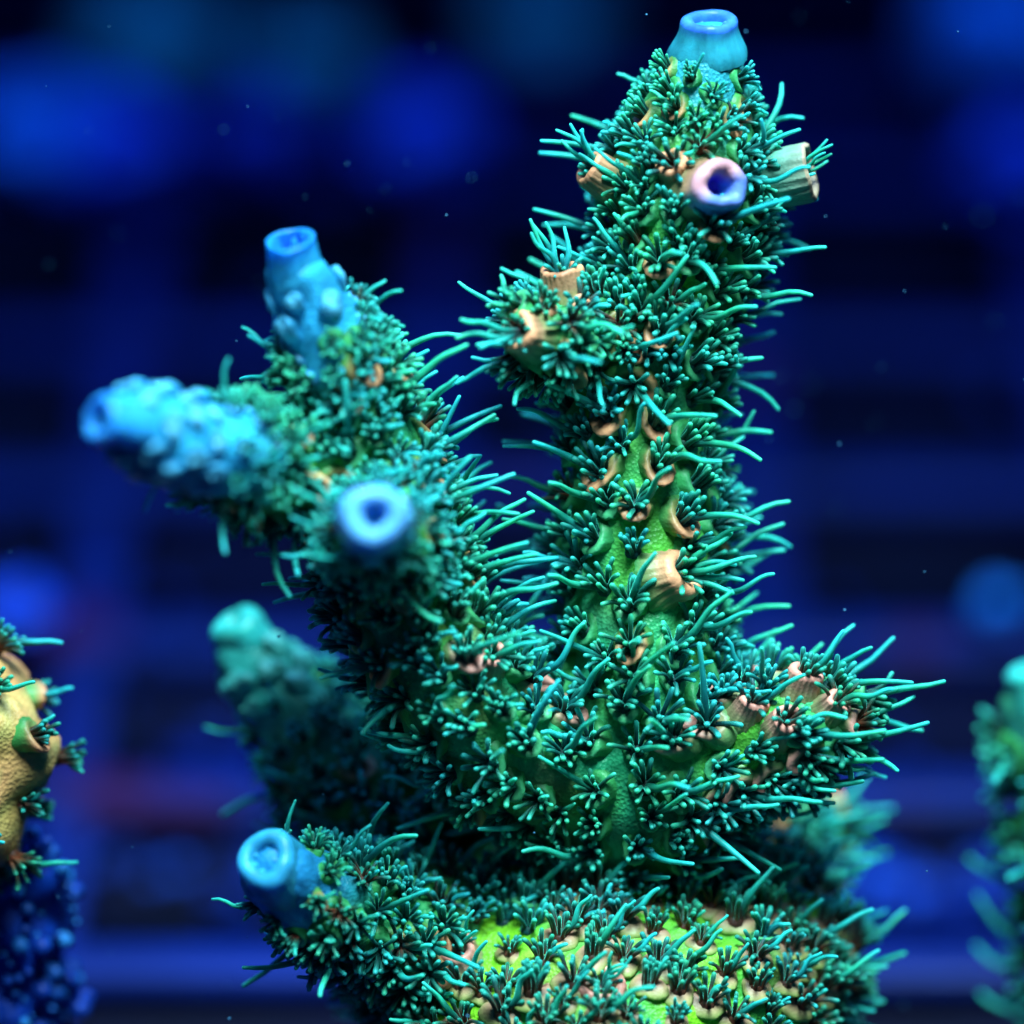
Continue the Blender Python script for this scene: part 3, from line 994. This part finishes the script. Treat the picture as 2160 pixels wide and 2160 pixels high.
yr = P(-60, 1800, .55); yr0 = np.array([yr[0], yr[1], yr[2] - .2])
yc = thing('yellow_coral', 'tan and yellow coral knob with sparse turquoise polyps above the blue growth', 'coral', yr0)
b, V, F, C, N = lump_body([(-75, 1690, .5, 150), (-75, 1580, .45, 178), (-80, 1470, .5, 150), (-95, 1410, .5, 95)], yellow, .11)
body = obj('body', mesh('body', V - yr0, F, C, M_SKIN), yc)
def polyps_on(V, N, root, parent, spacing, tries, kinds, s, cupk=None, limit=60):
    acc = []
    for k in rng.choice(len(V), min(tries, len(V)), replace=False):
        p = V[k]
        if acc and np.min(np.sum((np.array(acc) - p) ** 2, 1)) < spacing ** 2: continue
        d = unit(CAM - p)
        if N[k].dot(d) < -.35: continue
        acc.append(p)
        kind = kinds[int(rng.integers(len(kinds)))]
        if cupk and rng.random() < .5:
            obj('corallite_cup', CUPS[cupk][int(rng.integers(6))][0], parent, to_blender(frame_matrix(p, RIGHT + rng.normal(size=3) * .2, N[k], s, root)))
        obj('polyp', POLY[kind][int(rng.integers(len(POLY[kind])))][0], parent,
            to_blender(frame_matrix(p + N[k] * .02, RIGHT * .8 + np.array([0, 0, .4]) + rng.normal(size=3) * .3, unit(N[k] + np.array([0, 0, .2])), s, root)))
        if len(acc) >= limit: break
polyps_on(V, N, yr0, body, .27, 2500, ['brown', 'shortbrown', 'shortbrown'], .92, 'peach')

# the blue growth under it
def bluec(V):
    f = np.array([noise.noise(Vector(x * 6)) for x in V])
    return lerp((.003, .02, .20), (.006, .07, .55), np.clip(.5 + 1.5 * f, 0, 1))
br = P(10, 2200, 1.3); br0 = np.array([br[0], br[1], 0.0])
bc = thing('blue_coral_stalk', 'out of focus royal blue knobby stalk beneath the yellow coral', 'coral', br0)
b, V, F, C, N = lump_body([(-40, 2750, 1.5, 190), (-30, 2330, 1.4, 180), (-10, 2180, 1.3, 165), (10, 2050, 1.15, 130), (25, 1950, 1.0, 112), (30, 1870, .85, 90)], bluec, .12)
bb = obj('stalk', mesh('stalk', V - br0, F, C, M_SKIN), bc)
parts = []
for k in rng.choice(len(V), 800, replace=False):
    r = .012 + .04 * rng.random() ** 2
    th = np.linspace(0, 2 * np.pi, 8, endpoint=False)
    rg = [np.stack([r * math.cos(a) * np.cos(th), r * math.cos(a) * np.sin(th), np.full(8, r * 1.3 * math.sin(a))], -1) for a in (-.9, -.3, .3, .9)]
    v, f = loft(np.array(rg), True, True)
    M = frame_matrix(V[k] + N[k] * r * .7, RIGHT, N[k], 1, br0)
    bright = rng.random() ** 2
    parts.append((v @ M[:3, :3].T + M[:3, 3], f, np.tile(np.array((.004, .04, .35)) * (1 - bright) + np.array((.04, .34, .9)) * bright, (len(v), 1))))
tag(obj('nub_cover', mesh('nub_cover', *join(parts), M_CUP), bb), kind='stuff')

# teal branch at the other edge
def tealc(V):
    f = np.array([noise.noise(Vector(x * 4)) for x in V])
    C = lerp((.02, .20, .16), (.05, .34, .16), np.clip(.5 + 1.3 * f, 0, 1))
    return C
tr0 = np.array([P(2240, 1900, 1.7)[0], P(2240, 1900, 1.7)[1], P(2240, 1900, 1.7)[2] - .6])
tcor = thing('teal_coral', 'blurred teal coral branch with hanging tentacles, cut off by the picture edge', 'coral', tr0)
b, V, F, C, N = lump_body([(2345, 2750, 2.0, 120), (2320, 2200, 1.8, 120), (2305, 1900, 1.7, 130), (2270, 1720, 1.6, 130), (2238, 1590, 1.5, 115), (2208, 1505, 1.42, 96)], tealc)
tb = obj('branch', mesh('branch', V - tr0, F, C, M_SKIN), tcor)
g = tube_cup(.20, .20, .18, (.04, .42, .34), (.05, .52, .42), (.02, .3, .3), 31, 40, .5, .5, .01)
obj('axial_cup', mesh('axial_cup', *g, M_TIP), tb, to_blender(frame_matrix(P(2208, 1492, 1.4), RIGHT, view_dir(-.25, 1, .2), 1, tr0)))
low = V[:, 2] < P(2200, 1530, 1.45)[2]
polyps_on(V[low], N[low], tr0, tb, .17, 2500, ['green', 'short'], 1.15, 'green')

# ------------------------------------------------------------------ frags far back on the rack, far out of focus
def frag(px, py, size, c, flat, label, seed, tall=0):
    p = on_floor(px, py + size * 26 * (1 - flat * .3))
    o = thing('coral_frag', label, 'coral', (p[0], p[1], 0), 'coral frags on the rack')
    th = np.linspace(0, 2 * np.pi, 24, endpoint=False)
    r = size * .5
    rg = [np.stack([q * np.cos(th), q * np.sin(th), np.full(24, z)], -1) for q, z in ((r * .5, -.35), (r * .5, 0), (r * .92, .0), (r, .06), (r, .14), (r * .9, .2))]
    V, F = loft(np.array(rg), True, True)
    obj('plug', mesh('plug', V, F, None, M_RACK), o)
    u = np.linspace(-.5, np.pi / 2, 18)
    rg = [np.stack([size * math.cos(a) * np.cos(th), size * math.cos(a) * np.sin(th), np.full(24, size * flat * (math.sin(a) + .48))], -1) for a in u[:-1]]
    V, F = loft(np.array(rg), True, True)
    rr = np.array([noise.noise(Vector(v / size * 1.6 + seed * 5)) + .5 * noise.noise(Vector(v / size * 4 + seed)) for v in V])
    V = V * (1 + .32 * rr)[:, None]
    V[:, 2] += .16
    C = lerp(np.array(c) * .6, np.array(c) * 1.2, np.clip(.5 + rr, 0, 1))
    obj('knob', mesh('knob', V, F, C, M_CUP), o)

ROY = (.006, .08, .85); SKY = (.008, .26, 1.0); TEA = (.010, .30, .40); DIM = (.003, .035, .50)
frag(130, 345, .62, SKY, .45, 'broad bright blue blurred frag beside a rounder royal blue one', 1)
frag(265, 420, .42, ROY, .9, 'round royal blue blurred frag next to the broad bright blue one', 2)
frag(540, 385, .36, DIM, .8, 'dim navy blurred frag behind the upright blue branch tip', 3)
frag(890, 385, .44, ROY, .85, 'round royal blue blurred frag between the upright blue tip and the tall column', 4)
frag(330, 150, .55, TEA, .5, 'dull teal blurred frag near the back wall above the broad bright blue frag', 5)
frag(670, 235, .40, TEA, .8, 'dull teal blurred frag near the wall behind the upright blue tip', 6)
frag(1150, 120, .50, TEA, .5, 'flat dull teal blurred frag near the wall beside the tall column top', 7)
frag(2135, 215, .70, (.010, .30, 1.0), .8, 'largest brightest blue blurred frag by the back wall', 8)
frag(2140, 440, .40, ROY, .8, 'royal blue blurred frag in front of the brightest one, cut by the frame', 9)
frag(2105, 1345, .13, SKY, .9, 'tiny bright blue frag above the teal coral branch', 10)
frag(30, 1350, .26, ROY, .6, 'small royal blue frag behind the yellow coral', 11)

# grit lying in the rack cells, the blue light put into its colour
parts = []
def grain(x, y, z, r, c):
    th = np.linspace(0, 2 * np.pi, 8, endpoint=False)
    rg = [np.stack([r * math.cos(a) * np.cos(th), r * math.cos(a) * np.sin(th), np.full(8, r * .8 * math.sin(a))], -1) for a in (-.9, -.3, .3, .9)]
    v, f = loft(np.array(rg), True, True)
    v = v * (1 + .2 * rng.normal(size=(1, 3)))
    parts.append((v + np.array([x, y, z]), f, np.tile(c, (len(v), 1))))
for k in range(150):
    if k < 70: q = on_floor(rng.uniform(1660, 2140), rng.uniform(1690, 2000), floor_top)
    elif k < 105: q = on_floor(rng.uniform(200, 760), rng.uniform(1500, 2000), floor_top)
    else: q = np.array([rng.uniform(-4, 4.5), rng.uniform(3, 14), floor_top])
    w = rng.random() ** 2
    grain(q[0], q[1], floor_top + .08, rng.uniform(.05, .13), np.array((.003, .03, .30)) * (1 - w) + np.array((.01, .10, .75)) * w)
tag(obj('gravel', mesh('gravel', *join(parts), M_CUP)), 'grit with blue light in its colour, scattered on the tank floor beneath the rack', 'gravel', None, 'stuff')

# specks drifting in the water
parts = []
for k in range(150):
    dz = abs(rng.normal()) * 2.2 - .4
    q = P(rng.uniform(-60, 2220), rng.uniform(-60, 2220), dz)
    grain(q[0], q[1], q[2], rng.uniform(.0028, .0065), np.array((.08, .30, .55)) * rng.uniform(.4, 1.1))
tag(obj('water_specks', mesh('water_specks', *join(parts), M_CUP)), 'tiny pale specks drifting in the water', 'specks', None, 'stuff')
